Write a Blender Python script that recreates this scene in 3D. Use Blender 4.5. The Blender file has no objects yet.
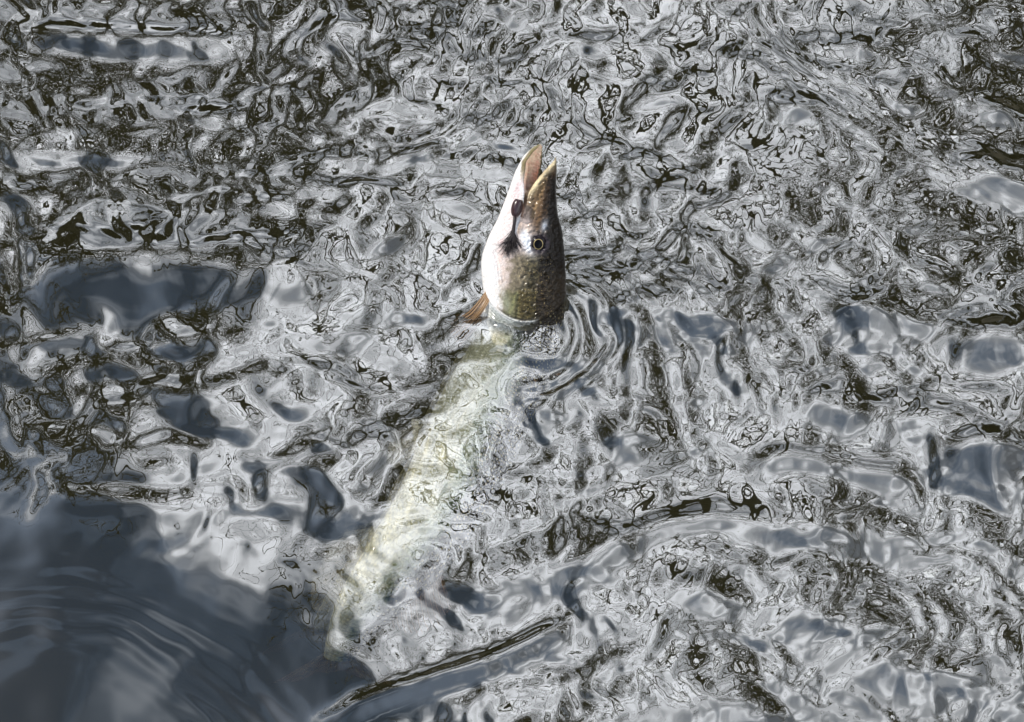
import bpy, bmesh, math, random
import numpy as np
from mathutils import Vector, Matrix

C = bpy.context.scene.collection
SC = bpy.context.scene
R = math.radians

# ------------------------------------------------------------------ camera, sky, sun, exposure
PITCH, DIST, LENS = R(46), 2.0, 70.0
F_PX = 1024 * LENS / 36.0
cam_d = bpy.data.cameras.new('camera')
cam = bpy.data.objects.new('camera', cam_d)
C.objects.link(cam)
CAM = Vector((0, -DIST * math.cos(PITCH), DIST * math.sin(PITCH)))
cam.location = CAM
cam.rotation_euler = (math.pi / 2 - PITCH, 0, 0)
cam_d.lens, cam_d.sensor_width = LENS, 36
cam_d.clip_start, cam_d.clip_end = 0.05, 5000
SC.camera = cam

SUN_AZ, SUN_EL = R(272), R(46)        # compass-like: direction vector below
sun_vec = Vector((math.sin(SUN_AZ) * math.cos(SUN_EL), math.cos(SUN_AZ) * math.cos(SUN_EL), math.sin(SUN_EL)))
sun_d = bpy.data.lights.new('sun', 'SUN')
sun_d.energy, sun_d.angle, sun_d.color = 2.0, R(0.5), (1, .95, .87)
sun = bpy.data.objects.new('sun', sun_d)
sun.rotation_euler = (-sun_vec).to_track_quat('-Z', 'Y').to_euler()
sun.location = sun_vec * 20
C.objects.link(sun)
sun_d.cycles.is_caustics_light = True

world = bpy.data.worlds.new('World')
SC.world = world
world.use_nodes = True
nt = world.node_tree
nt.nodes.clear()


class NT:
    """tiny node-graph helper"""
    def __init__(s, tree): s.t = tree
    def n(s, kind, **kw):
        nd = s.t.nodes.new(kind)
        for k, v in kw.items():
            if k.startswith('_'): setattr(nd, k[1:], v)
            else:
                key = int(k[1:]) if k[0] == 'i' and k[1:].isdigit() else k.replace('__', ' ')
                if isinstance(v, bpy.types.NodeSocket): s.t.links.new(v, nd.inputs[key])
                else: nd.inputs[key].default_value = v
        return nd
    def m(s, op, a, b=0.0, c=None, clamp=False):
        kw = dict(i0=a, i1=b)
        if c is not None: kw['i2'] = c
        return s.n('ShaderNodeMath', _operation=op, _use_clamp=clamp, **kw).outputs[0]
    def mix(s, f, a, b, mode='MIX'):
        nd = s.n('ShaderNodeMix', _data_type='RGBA', _blend_type=mode)
        for i, v in ((0, f), (6, a), (7, b)):
            if isinstance(v, bpy.types.NodeSocket): s.t.links.new(v, nd.inputs[i])
            else: nd.inputs[i].default_value = v
        return nd.outputs[2]
    def step(s, x, lo, hi):
        return s.n('ShaderNodeMapRange', _interpolation_type='SMOOTHSTEP', i0=x, i1=lo, i2=hi).outputs[0]
    def noise(s, vec, scale, detail=4, rough=.5, dist=0.0):
        return s.n('ShaderNodeTexNoise', Vector=vec, Scale=scale, Detail=detail, Roughness=rough, Distortion=dist).outputs[0]


g = NT(nt)
sky = g.n('ShaderNodeTexSky', _sky_type='NISHITA', _sun_disc=False, _sun_elevation=SUN_EL, _sun_rotation=SUN_AZ)
tc = g.n('ShaderNodeTexCoord').outputs['Generated']
sep = g.n('ShaderNodeSeparateXYZ', Vector=tc)
zz = g.m('ADD', g.m('MAXIMUM', sep.outputs[2], 0.0), 0.22)
px = g.m('DIVIDE', sep.outputs[0], zz); py = g.m('DIVIDE', sep.outputs[1], zz)
pv = g.n('ShaderNodeCombineXYZ', X=px, Y=py, Z=0.37).outputs[0]
n1 = g.noise(pv, 1.9, 3, .5, .3)
n2 = g.noise(pv, 4.5, 2.5, .5, .6)
cover = g.m('ADD', n1, g.m('MULTIPLY', g.m('SUBTRACT', n2, .5), .25))
# more cloud towards the horizon (slant path), broken overhead
cover = g.m('ADD', cover, g.m('MULTIPLY', g.m('SUBTRACT', 0.86, sep.outputs[2]), 0.60))
cover = g.m('ADD', cover, g.m('MULTIPLY', g.m('MAXIMUM', g.m('MINIMUM', sep.outputs[0], .5), -.5), .30))
cover = g.m('ADD', cover, g.m('MULTIPLY', g.m('MINIMUM', g.m('ADD', sep.outputs[1], .05), 0.0), .45))   # clears up behind the viewer
mask = g.step(cover, .34, .64)
n3 = g.noise(pv, 1.1, 3, .5, .2)
bg_s0 = g.n('ShaderNodeBackground', Color=sky.outputs[0], Strength=0.05)
veil = g.n('ShaderNodeBackground', Color=g.mix(g.m('MULTIPLY', g.step(sep.outputs[2], .66, .86), g.m('ADD', .30, g.m('MULTIPLY', .70, g.step(sep.outputs[0], .02, -.30)))), (.19, .24, .325, 1), g.mix(g.step(n2, .40, .66), (.014, .030, .060, 1), (.050, .080, .130, 1))), Strength=1.0)   # thin high cloud
bg_sky = g.n('ShaderNodeMixShader', i0=.93, i1=bg_s0.outputs[0], i2=veil.outputs[0])
lum = g.m('ADD', g.m('MULTIPLY', n2, .55), g.m('ADD', g.m('MULTIPLY', n1, .30), g.m('MULTIPLY', n3, .45)))
ramp = g.n('ShaderNodeValToRGB', Fac=lum)
cr = ramp.color_ramp; cr.interpolation = 'B_SPLINE'
cr.elements[0].position, cr.elements[0].color = .50, (.085, .095, .115, 1)
cr.elements[1].position, cr.elements[1].color = .83, (.95, .985, 1.04, 1)
for p_, c_ in ((.56, (.13, .145, .17, 1)), (.64, (.245, .262, .29, 1)), (.74, (.49, .51, .54, 1))):
    e = cr.elements.new(p_); e.color = c_
bg_c = g.n('ShaderNodeBackground', Color=ramp.outputs[0], Strength=1.32)
mx = g.n('ShaderNodeMixShader', i0=mask, i1=bg_sky.outputs[0], i2=bg_c.outputs[0])
out = g.n('ShaderNodeOutputWorld', Surface=mx.outputs[0])

SC.view_settings.view_transform = 'Standard'
SC.view_settings.look = 'None'
SC.view_settings.exposure = 1.2
SC.view_settings.gamma = 1.0
SC.cycles.max_bounces = 10
SC.cycles.transmission_bounces = 8
SC.cycles.transparent_max_bounces = 12
SC.cycles.sample_clamp_indirect = 8


# ------------------------------------------------------------------ helpers
def tag(o, label=None, cat=None, group=None, kind=None):
    for k, v in (('label', label), ('category', cat), ('group', group), ('kind', kind)):
        if v: o[k] = v
    return o


def mesh_obj(name, verts, faces, mat, parent=None, smooth=True):
    me = bpy.data.meshes.new(name)
    verts = np.asarray(verts, dtype=np.float32)
    me.vertices.add(len(verts)); me.vertices.foreach_set('co', verts.ravel())
    if isinstance(faces, np.ndarray):
        nf, k = faces.shape
        me.loops.add(nf * k); me.loops.foreach_set('vertex_index', faces.ravel().astype(np.int32))
        me.polygons.add(nf)
        me.polygons.foreach_set('loop_start', np.arange(0, nf * k, k, dtype=np.int32))
    else:
        tot = sum(len(f) for f in faces)
        me.loops.add(tot); me.loops.foreach_set('vertex_index', np.array([i for f in faces for i in f], dtype=np.int32))
        me.polygons.add(len(faces))
        st = np.cumsum([0] + [len(f) for f in faces[:-1]]).astype(np.int32)
        me.polygons.foreach_set('loop_start', st)
    me.update(calc_edges=True); me.validate()
    if smooth: me.polygons.foreach_set('use_smooth', np.ones(len(me.polygons), dtype=bool))
    me.materials.append(mat)
    o = bpy.data.objects.new(name, me); C.objects.link(o)
    if parent: o.parent = parent
    return o


def material(name, col=(.5, .5, .5), rough=.6, **kw):
    m = bpy.data.materials.new(name); m.use_nodes = True
    b = m.node_tree.nodes['Principled BSDF']
    b.inputs['Base Color'].default_value = (*col, 1); b.inputs['Roughness'].default_value = rough
    for k, v in kw.items(): b.inputs[k.replace('__', ' ')].default_value = v
    return m


def unproject(px_, py_, z=0.0):
    """where the sight line through a point of the picture meets the level z"""
    x = (np.asarray(px_, float) - 512) / F_PX; y = (361 - np.asarray(py_, float)) / F_PX
    sp, cp = math.sin(PITCH), math.cos(PITCH)
    dx, dy, dz = x, cp + y * sp, -sp + y * cp
    t = (z - CAM.z) / dz
    return np.stack([CAM.x + dx * t, CAM.y + dy * t], -1)


rng = np.random.default_rng(11)


# ------------------------------------------------------------------ water surface
def band_noise(n, cells, seed, sharp=.35):
    """periodic band-limited noise on an n x n tile with about `cells` wavelengths across"""
    r = np.random.default_rng(seed)
    f = np.fft.fft2(r.standard_normal((n, n)))
    k = np.fft.fftfreq(n) * n
    kk = np.hypot(k[:, None], k[None, :]) + 1e-6
    w = np.exp(-.5 * (np.log(kk / cells) / sharp) ** 2)
    a = np.fft.ifft2(f * w).real
    return (a / a.std()).astype(np.float32)


def sample(tile, u, v):
    """cubic lookup of a periodic tile, u and v in tiles"""
    n = tile.shape[0]
    x = u * n; y = v * n
    xi = np.floor(x).astype(np.int64); yi = np.floor(y).astype(np.int64)
    fx = (x - xi).astype(np.float32); fy = (y - yi).astype(np.float32)
    def w(t):
        return (-.5 * t + t * t - .5 * t ** 3, 1 - 2.5 * t * t + 1.5 * t ** 3, .5 * t + 2 * t * t - 1.5 * t ** 3, -.5 * t * t + .5 * t ** 3)
    wx, wy = w(fx), w(fy)
    o = 0
    for j in range(4):
        row = 0
        yj = (yi + j - 1) % n
        for i in range(4):
            row = row + wx[i] * tile[yj, (xi + i - 1) % n]
        o = o + wy[j] * row
    return o


def blin(tile, u, v):
    n = tile.shape[0]
    x = u * n; y = v * n
    xi = np.floor(x).astype(np.int64); yi = np.floor(y).astype(np.int64)
    fx = (x - xi).astype(np.float32); fy = (y - yi).astype(np.float32)
    a = tile[yi % n, xi % n]; b = tile[yi % n, (xi + 1) % n]; c = tile[(yi + 1) % n, xi % n]; d = tile[(yi + 1) % n, (xi + 1) % n]
    return (a * (1 - fx) + b * fx) * (1 - fy) + (c * (1 - fx) + d * fx) * fy


def ss(x, a, b):
    t = np.clip((x - a) / (b - a), 0, 1)
    return t * t * (3 - 2 * t)


def axis(lo, hi, step, far, grow=1.12):
    core = np.arange(lo, hi + step, step)
    ext = []
    s, p = step, 0
    while p < far:
        s *= grow; p += s; ext.append(p)
    ext = np.array(ext)
    return np.concatenate([lo - ext[::-1], core, core[-1] + ext])


XS = axis(-.66, .66, .0014, 400, 1.10)
YS = axis(-.42, .62, .0015, 400, 1.10)
X, Y = np.meshgrid(XS, YS)
SPX = np.gradient(XS)[None, :] + 0 * X
SPY = np.gradient(YS)[:, None] + 0 * X
SP = np.maximum(SPX, SPY)


def blobs(pts, base):
    """smooth field from (px, py, radius_px, value[, radius_y]) control blobs over a base value"""
    num = np.full(X.shape, base * .35, np.float64); den = np.full(X.shape, .35)
    for p in pts:
        c = unproject(p[0], p[1]); e = unproject(p[0] + p[2], p[1]); rx = abs(e[0] - c[0])
        ry = rx * (p[4] if len(p) > 4 else 1.0) * 1.35
        w = 3.0 * np.exp(-(((X - c[0]) / rx) ** 2 + ((Y - c[1]) / ry) ** 2) * 1.2)
        num += w * p[3]; den += w
    return num / den


def polydist(pts):
    """signed distance (left of the path positive) and end fade for a path given in picture points"""
    P = unproject([p[0] for p in pts], [p[1] for p in pts])
    # resample smoothly
    t = np.linspace(0, len(P) - 1, len(P) * 4 - 3)
    Q = np.stack([np.interp(t, np.arange(len(P)), P[:, 0]), np.interp(t, np.arange(len(P)), P[:, 1])], -1)
    for _ in range(3):
        Q[1:-1] = (Q[:-2] + 2 * Q[1:-1] + Q[2:]) / 4
    best = np.full(X.shape, 1e9); sgn = np.zeros(X.shape); along = np.zeros(X.shape)
    L = np.concatenate([[0], np.cumsum(np.hypot(*np.diff(Q, axis=0).T))])
    for i in range(len(Q) - 1):
        a, b = Q[i], Q[i + 1]
        d = b - a; l2 = (d ** 2).sum()
        t = np.clip(((X - a[0]) * d[0] + (Y - a[1]) * d[1]) / l2, 0, 1)
        ex = X - (a[0] + t * d[0]); ey = Y - (a[1] + t * d[1])
        dd = np.hypot(ex, ey)
        m = dd < best
        best = np.where(m, dd, best)
        sgn = np.where(m, np.sign(d[0] * ey - d[1] * ex), sgn)
        along = np.where(m, (L[i] + t * (L[i + 1] - L[i])) / L[-1], along)
    fade = ss(along, 0.0, .2) * (1 - ss(along, .8, 1.0))
    return best * sgn, fade


# direction of the streaks (degrees in the water plane, 0 = +x) at picture points
DIRS = [(60, 60, 0), (200, 60, 3), (330, 80, 38), (420, 40, 35), (560, 40, -12), (640, 90, -20), (760, 130, -35), (900, 60, 30), (1000, 90, 35),
        (620, 180, -35), (720, 260, -45), (850, 230, -40), (780, 340, -55), (740, 430, -65), (700, 380, -78), (960, 320, -25), (1000, 400, -35), (100, 140, 8), (250, 150, 15), (120, 240, 2), (330, 240, -15),
        (200, 330, -5), (100, 400, 0), (250, 430, 10), (60, 520, 0), (640, 350, 80), (660, 420, 85), (600, 480, 45), (830, 470, -20), (700, 520, 10), (830, 540, -12),
        (960, 560, -35), (600, 600, 38), (520, 640, 30), (420, 690, 18), (700, 600, -35), (860, 680, -35), (960, 700, -40), (480, 450, 45), (420, 330, -20), (500, 520, 40),
        (300, 600, 0), (100, 620, -25), (220, 700, -45)]
num_c = 0; num_s = 0; den_w = 0
for (a, b, deg) in DIRS:
    c = unproject(a, b)
    w = np.exp(-(((X - c[0]) ** 2 + (Y - c[1]) ** 2) / .120 ** 2)) + 1e-9 / (1 + (X - c[0]) ** 2 + (Y - c[1]) ** 2)
    den_w = den_w + w
    num_c = num_c + w * math.cos(2 * R(deg)); num_s = num_s + w * math.sin(2 * R(deg))
TH = (.5 * np.arctan2(num_s, num_c)).astype(np.float32)
DX, DY = np.cos(TH), np.sin(TH)
COH = ss(np.hypot(num_c, num_s) / den_w, .25, .70)         # where the flow has no clear direction the streaks die away

# wiggle of the coordinates so that nothing runs straight
T_w = band_noise(512, 9, 5, .5); T_w2 = band_noise(512, 9, 6, .5)
wx = sample(T_w, X / 1.1, Y / 1.1); wy = sample(T_w2, X / 1.1, Y / 1.1)


# ripples grow a little with distance from the near edge
Yc = np.clip(Y, -.6, .7)
RU = X * (1 - .45 * Yc)
RV = .78 * Yc - .33 * Yc ** 2 + .4 * (Y - Yc)
GAIN = 1 / np.clip(.78 - .66 * Yc, .4, 1.1) ** .8
GAIN = GAIN * (1 - .42 * ss(Y, .02, .32))          # the far water lies calmer


def lod(lam):
    return 1 - ss(SP, lam / 7, lam / 3.2)


def iso(lam, seed, warp=.006, stretch=(1, 1)):
    """isotropic ripple of wavelength lam (m) with unit slope"""
    tile = band_noise(768, 40, seed, .33)
    size = 40 * lam
    u = (RU + warp * wx) * stretch[0] / size; v = (RV + warp * wy) * stretch[1] / size
    return sample(tile, u, v) * (lam / 6.28 / .8) * lod(lam) * GAIN * .9


def streaky(lam, seed, length):
    """ripple stretched along the local flow: white noise smeared along the direction field"""
    tile = band_noise(1024, 64, seed, .45)
    size = 64 * lam
    acc = 0; wsum = 0
    n = 9
    for i in range(-n, n + 1):
        t = i / n * length
        # a little curvature: re-read the field half way
        x1 = RU + DX * t; y1 = RV + DY * t
        w = math.exp(-2.2 * (i / n) ** 2)
        acc = acc + w * blin(tile, (x1 + .004 * wx) / size, (y1 + .004 * wy) / size); wsum += w
    acc = acc / wsum
    core = acc[(SP < .002) & (COH > .5)]
    return acc / core.std() * (lam / 6.28) * lod(lam) * COH * GAIN


ROUGH = blobs([(120, 640, 130, .0), (40, 700, 130, .0), (260, 660, 110, .12), (330, 690, 70, .15), (120, 285, 90, .15, .35), (260, 295, 80, .2, .4), (20, 300, 50, .15, .5),
               (60, 45, 80, .3, .3), (160, 40, 60, .35, .3), (600, 330, 38, .15), (690, 330, 40, .45), (600, 60, 90, .3, .45), (700, 70, 60, .4, .5), (350, 590, 60, .3, .5),
               (930, 550, 70, .35), (880, 640, 70, .4), (650, 650, 60, .45), (830, 460, 60, .3, .3), (960, 380, 60, .4, .6),
               (480, 400, 50, .45), (430, 500, 55, .45), (525, 345, 25, .3), (300, 430, 100, 1.1), (570, 440, 90, 1.1), (470, 130, 60, .9), (700, 45, 160, .30, .45), (740, 150, 120, .42, .5), (240, 115, 150, .42, .45), (90, 10, 90, .35, .3), (960, 60, 80, .55), (960, 160, 80, .6), (800, 330, 110, 1.0), (740, 380, 60, 1.0), (700, 440, 60, .9), (860, 510, 90, .8, .5),
               (420, 150, 100, 1.0), (850, 260, 80, .9), (60, 190, 60, .7), (220, 390, 110, .95), (560, 540, 80, 1.0), (130, 440, 110, .8), (450, 560, 50, .8)], .75)
STREAK = blobs([(480, 50, 130, 1.0, .5), (820, 30, 120, 1.0, .5), (430, 230, 70, .6), (90, 20, 110, 1.0, .4), (220, 110, 160, .9, .7), (330, 80, 90, 1.0), (560, 70, 120, .5), (660, 170, 120, 1.0), (760, 240, 110, .9), (950, 60, 110, .9), (850, 100, 100, .9),
                (120, 215, 160, .8, .4), (640, 370, 45, 1.2, 1.6), (590, 500, 70, .8), (600, 600, 70, .9), (900, 610, 130, .7), (720, 600, 90, .8), (500, 430, 60, .7),
                (120, 630, 160, .05), (120, 290, 110, .1, .4), (320, 440, 120, .25), (600, 330, 30, .1), (520, 350, 30, .0), (470, 400, 40, .1), (430, 500, 45, .15), (470, 660, 100, .6)], .5)

# long waves the photo shows: (path, half-width m, height m, asym) a positive height is a crest
RIDGES = [
    ([(300, 722), (380, 694), (460, 674), (520, 650), (555, 630), (580, 612)], .011, .0062),
    ([(560, 600), (600, 560), (650, 525), (720, 512), (800, 535), (870, 545)], .017, .0040),
    ([(740, 470), (790, 452), (860, 470), (930, 478)], .016, .0040),
    ([(0, 262), (120, 262), (240, 268), (340, 300)], .055, .011),
    ([(0, 38), (90, 38), (190, 44), (260, 46)], .026, .0065),
    ([(600, 290), (640, 330), (640, 400), (620, 470)], .020, .005),
    ([(440, 600), (540, 575), (640, 520)], .03, .006),
    ([(860, 400), (940, 420), (1030, 470)], .045, .004),
]
RD = [polydist(p) for p, _, _ in RIDGES]
for (p_, wd, ht), (d, f) in zip(RIDGES, RD):
    k_ = 1 - (.75 if wd < .02 else .45) * np.exp(-(d / (wd * 2.2)) ** 2) * f
    ROUGH = ROUGH * k_
    STREAK = STREAK * (.5 + .5 * k_)
H = np.zeros(X.shape)
_c = unproject(250, 600)
_q = -(Y - _c[1]) * .90 - (X - _c[0]) * .35
CORNER = ss(_q, -.07, .06) * (1 - ss(X, -.22, -.08))
ROUGH = ROUGH * (1 - .93 * CORNER); STREAK = STREAK * (1 - .9 * CORNER)
CALM = 1 - .93 * np.clip(STREAK, 0, 1)
H += iso(.50, 21) * .05 + iso(.24, 22) * .045 * (.35 + .65 * ROUGH)
H += iso(.15, 23, .02) * .042 * ROUGH * (.3 + .7 * CALM)
H += iso(.10, 24, .018) * .022 * ROUGH * (.35 + .65 * CALM)
H += iso(.05, 28, .01) * .034 * ROUGH * (1 - COH)
H += streaky(.092, 41, .09) * .027 * ROUGH * (.45 + .55 * CALM)
H += streaky(.058, 42, .06) * .033 * ROUGH * (.3 + .7 * CALM)
H += iso(.034, 26, .008) * .008 * ROUGH * CALM
H += streaky(.036, 43, .045) * .015 * ROUGH * (.2 + .8 * CALM)
H += streaky(.095, 31, .40) * .062 * STREAK
H += streaky(.042, 32, .30) * .056 * STREAK
H += streaky(.021, 33, .18) * .019 * STREAK

for (path, wd, ht), (d, f) in zip(RIDGES, RD):
    H += ht * np.exp(-(d / wd) ** 2) * f

# the back of a long smooth wave falls away into the lower left corner
def softplus(q, k): return np.where(q > 20 * k, q, k * np.log1p(np.exp(np.clip(q / k, -40, 40))))
crn = unproject(250, 588)
q = -(Y - crn[1]) * .90 - (X - crn[0]) * .35
fall = softplus(q - .01, .042)
H -= np.minimum(.34 * fall, .12 + .02 * fall) * (1 - ss(X, -.24, -.02))
c0 = unproject(-70, 900)
r = np.hypot(X - c0[0], Y - c0[1])
ring_r = np.hypot(*(unproject(150, 620) - c0))
ringamp = np.exp(-((r - ring_r) / .035) ** 2) * (1 - ss(X, -.25, -.05))
H += .00028 * ringamp * np.cos((r - ring_r + .002 * wx) / .020 * 6.28) * (.9 + .25 * wy)

for a_, b_, r_, h_ in [(595, 300, .050, .011), (690, 310, .045, .008), (120, 270, .07, .008), (640, -30, .12, .011), (960, 500, .10, .006)]:
    cc_ = unproject(a_, b_)
    H += h_ * np.exp(-((X - cc_[0]) ** 2 + (Y - cc_[1]) ** 2) / r_ ** 2)
# small humps whose far side leans towards the dark wood
for a_, b_, r_, h_ in [(1015, 165, .040, .011), (1000, 95, .025, .005), (190, 385, .022, .0045), (150, 372, .016, .003), (430, 145, .022, .0045), (455, 185, .018, .0035), (310, 175, .022, .0045), (265, 195, .018, .0035),
                       (845, 395, .024, .0055), (870, 300, .030, .007), (990, 325, .034, .008), (995, 440, .026, .006), (830, 500, .030, .0055), (905, 520, .02, .004), (900, 655, .028, .005), (700, 580, .022, .004), (840, 600, .03, .005),
                       (800, 100, .022, .004), (860, 40, .022, .004), (590, 25, .018, .004), (345, 15, .02, .004), (200, 105, .018, .0035), (720, 690, .024, .004), (640, 180, .022, .004), (20, 180, .02, .004), (500, 150, .02, .0035)]:
    cc_ = unproject(a_, b_ + 14)
    if a_ > 780 and b_ < 340: h_ *= 1.5
    H += h_ * np.exp(-(((X - cc_[0] + .3 * (Y - cc_[1])) / (r_ * 1.5)) ** 2 + ((Y - cc_[1]) / r_) ** 2))

# rings round the neck of the fish
cn = unproject(527, 338)
rn = np.hypot((X - cn[0]) / 1.0, (Y - cn[1]) / 1.15)
rn2 = rn + .004 * sample(T_w, X / .9, Y / .9) * ss(rn, .05, .09)
H += .0010 * np.exp(-((rn2 - .066) / .026) ** 2) * np.cos((rn2 - .04) / .018 * 6.28) * np.clip(.3+(X-cn[0])/.05,0,1)
H += .003 * np.exp(-(rn / .05) ** 2)

nx, ny = len(XS), len(YS)
vv = np.stack([X.ravel(), Y.ravel(), H.ravel()], -1)
ii = (np.arange(ny - 1)[:, None] * nx + np.arange(nx - 1)[None, :]).ravel()
ff = np.stack([ii, ii + 1, ii + nx + 1, ii + nx], -1)

wm = bpy.data.materials.new('water'); wm.use_nodes = True
t = wm.node_tree; t.nodes.clear(); g = NT(t)
fac = g.n('ShaderNodeLayerWeight', Blend=.5).outputs['Facing']
fr = g.m('ADD', .26, g.m('MULTIPLY', .74, g.m('POWER', fac, 4.0)))     # mirror share raised above real water to brighten reflected sky, same from both sides
refr = g.n('ShaderNodeBsdfRefraction', Color=(1, 1, 1, 1), Roughness=0.0, IOR=1.33)
glo = g.n('ShaderNodeBsdfGlossy', Color=(1, 1, 1, 1), Roughness=0.0)
clear = g.n('ShaderNodeBsdfTransparent', Color=(1, 1, 1, 1))       # lets the sunbeams in
thru = g.n('ShaderNodeMixShader', i0=.72, i1=refr.outputs[0], i2=clear.outputs[0])
mx = g.n('ShaderNodeMixShader', i0=fr, i1=thru.outputs[0], i2=glo.outputs[0])
vab = g.n('ShaderNodeVolumeAbsorption', Color=(.90, .87, .70, 1), Density=1.3)
g.n('ShaderNodeOutputMaterial', Surface=mx.outputs[0], Volume=vab.outputs[0])
water = mesh_obj('water', vv, ff, wm)
tag(water, kind='structure')
water.cycles.is_caustics_caster = True

bm_ = material('river_bed', (.020, .022, .016), .9)
bed = mesh_obj('river_bed', [(-400, -400, -1.2), (400, -400, -1.2), (400, 400, -1.2), (-400, 400, -1.2)], [(0, 1, 2, 3)], bm_)
tag(bed, kind='structure')

# ------------------------------------------------------------------ far bank and its bare trees
bank_m = material('bank_earth', (.05, .045, .03), .95)


def bank_height(x, y):
    rr = math.hypot(x, y)
    return -1.3 + 2.2 * float(ss(np.array(rr), 5.5, 9.0)) + .25 * math.sin(x * .7) * math.cos(y * .5) + (.02 * max(0, rr - 9))


bv, bf = [], []
A = np.linspace(R(-35), R(215), 90); RR = np.concatenate([np.linspace(5, 14, 16), np.geomspace(16, 380, 12)])
for a in A:
    for q in RR:
        x, y = q * math.cos(a), q * math.sin(a)
        bv.append((x, y, bank_height(x, y)))
for i in range(len(A) - 1):
    for j in range(len(RR) - 1):
        k = i * len(RR) + j
        bf.append((k, k + 1, k + len(RR) + 1, k + len(RR)))
bank = mesh_obj('river_bank', bv, bf, bank_m)
tag(bank, kind='structure')

bark = bpy.data.materials.new('bark'); bark.use_nodes = True
g = NT(bark.node_tree); b = bark.node_tree.nodes['Principled BSDF']
ob = g.n('ShaderNodeTexCoord').outputs['Object']
g.t.links.new(g.mix(g.noise(ob, 9, 4), (.020, .018, .010, 1), (.060, .055, .032, 1)), b.inputs['Base Color'])
b.inputs['Roughness'].default_value = .9


def tree_mesh(seed, height, lean=(0, 0)):
    r = random.Random(seed)
    tr_v, tr_f, cr_v, cr_f = [], [], [], []

    def tube(V, Fc, pts, rads, sides):
        base = len(V)
        for i, p in enumerate(pts):
            d = (pts[min(i + 1, len(pts) - 1)] - pts[max(i - 1, 0)]).normalized()
            u = d.orthogonal().normalized(); w = d.cross(u)
            for k in range(sides):
                a = 6.2832 * k / sides
                V.append(tuple(p + (u * math.cos(a) + w * math.sin(a)) * rads[i]))
        for i in range(len(pts) - 1):
            for k in range(sides):
                a = base + i * sides + k; b2 = base + i * sides + (k + 1) % sides
                Fc.append((a, b2, b2 + sides, a + sides))

    def grow(p, d, length, rad, level):
        n = (9, 6, 5, 4, 3)[level]
        pts, rads = [p.copy()], [rad]
        for i in range(n):
            wob = (.10, .20, .26, .30, .3)[level]
            d = (d + Vector((r.gauss(0, wob), r.gauss(0, wob), r.gauss(0, wob) + (.10 if level < 3 else -.03)))).normalized()
            p = p + d * (length / n)
            pts.append(p.copy()); rads.append(rad * (1 - .72 * (i + 1) / n) + .002)
        V, Fc = (tr_v, tr_f) if level == 0 else (cr_v, cr_f)
        tube(V, Fc, pts, rads, (10, 6, 4, 3, 3)[level])
        if level == 3: return
        kids = (12, 7, 5, 0)[level]
        for q in range(kids):
            f = r.uniform(.28, 1.0) if level == 0 else r.uniform(.15, 1.0)
            i = min(int(f * n), n - 1)
            pp = pts[i].lerp(pts[i + 1], f * n - i)
            dd = (pts[i + 1] - pts[i]).normalized()
            ax = dd.orthogonal().normalized()
            side = Matrix.Rotation(r.uniform(0, 6.283), 3, dd) @ ax
            ang = r.uniform(.5, 1.15)
            nd = dd * math.cos(ang) + side * math.sin(ang)
            if level == 0: nd.z = abs(nd.z) * .6 + .15
            ll = length * (.62, .55, .5, .5)[level] * r.uniform(.7, 1.15) * (1 - .35 * f)
            grow(pp, nd.normalized(), ll, max(rads[i] * r.uniform(.46, .72), .010), level + 1)
    grow(Vector((0, 0, -.4)), Vector((lean[0], lean[1], 1)).normalized(), height, height * .021, 0)
    return (tr_v, tr_f), (cr_v, cr_f)


protos = []
for seed, hgt in ((3, 12.0), (8, 14.0), (14, 11.0)):
    (a, b1), (c, d) = tree_mesh(seed, hgt)
    root = bpy.data.objects.new('bare_tree', None); C.objects.link(root)
    mesh_obj('trunk', a, b1, bark, root); mesh_obj('crown', c, d, bark, root)
    protos.append(root)
print('crown faces', [len(p.children[1].data.polygons) for p in protos])
SPOTS = [(-6.5, 8, 0), (-3.0, 9.5, 1), (-1.3, 11.0, 2), (4.4, 10.2, 0), (6.2, 8, 1), (-10.5, 8.5, 2), (9, 5.0, 0), (-5, 12, 1), (.9, 10.6, 0), (6.4, 11.5, 2), (10, 9.5, 1), (11, 1.5, 1), (-1.6, 12, 2), (5.6, 8.6, 2)]
used = set()
for i, (x, y, k) in enumerate(SPOTS):
    if k in used:
        root = protos[k].copy(); C.objects.link(root)
        for ch in protos[k].children:
            c = ch.copy(); C.objects.link(c); c.parent = root
    else:
        root = protos[k]; used.add(k)
    x, y = x * 1.2, y * 1.2
    root.location = (x, y, bank_height(x, y)); root.rotation_euler = (0, 0, i * 2.1)
    tag(root, 'bare leafless tree on the far bank, dark branches mirrored in the ripples', 'tree', 'bare trees mirrored in the water')

# the thicket along the bank: low dark brushwood nobody could count
wv, wf = [], []
wr = np.random.default_rng(77)
NB = 26000
aa = wr.uniform(R(-40), R(220), NB); rr_ = wr.uniform(14, 20, NB)
topz = 2.8 + 1.0 * np.sin(aa * 7) + .8 * np.sin(aa * 19 + 1) + .5 * np.sin(aa * 43)
zz_ = wr.power(1.3, NB); zz_ = np.sqrt(wr.uniform(0, 1, NB)) * topz
cx, cy = rr_ * np.cos(aa), rr_ * np.sin(aa)
cz = np.array([bank_height(x, y) for x, y in zip(cx, cy)]) + zz_
cen = np.stack([cx, cy, cz], -1)
u_ = wr.standard_normal((NB, 3)); u_[:, 2] = np.abs(u_[:, 2]) * 2 + .6; u_ /= np.linalg.norm(u_, axis=1)[:, None]
v_ = np.cross(u_, wr.standard_normal((NB, 3))); v_ /= np.linalg.norm(v_, axis=1)[:, None]
ln = wr.uniform(.25, .8, NB)[:, None]; wd_ = wr.uniform(.03, .14, NB)[:, None]
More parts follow.
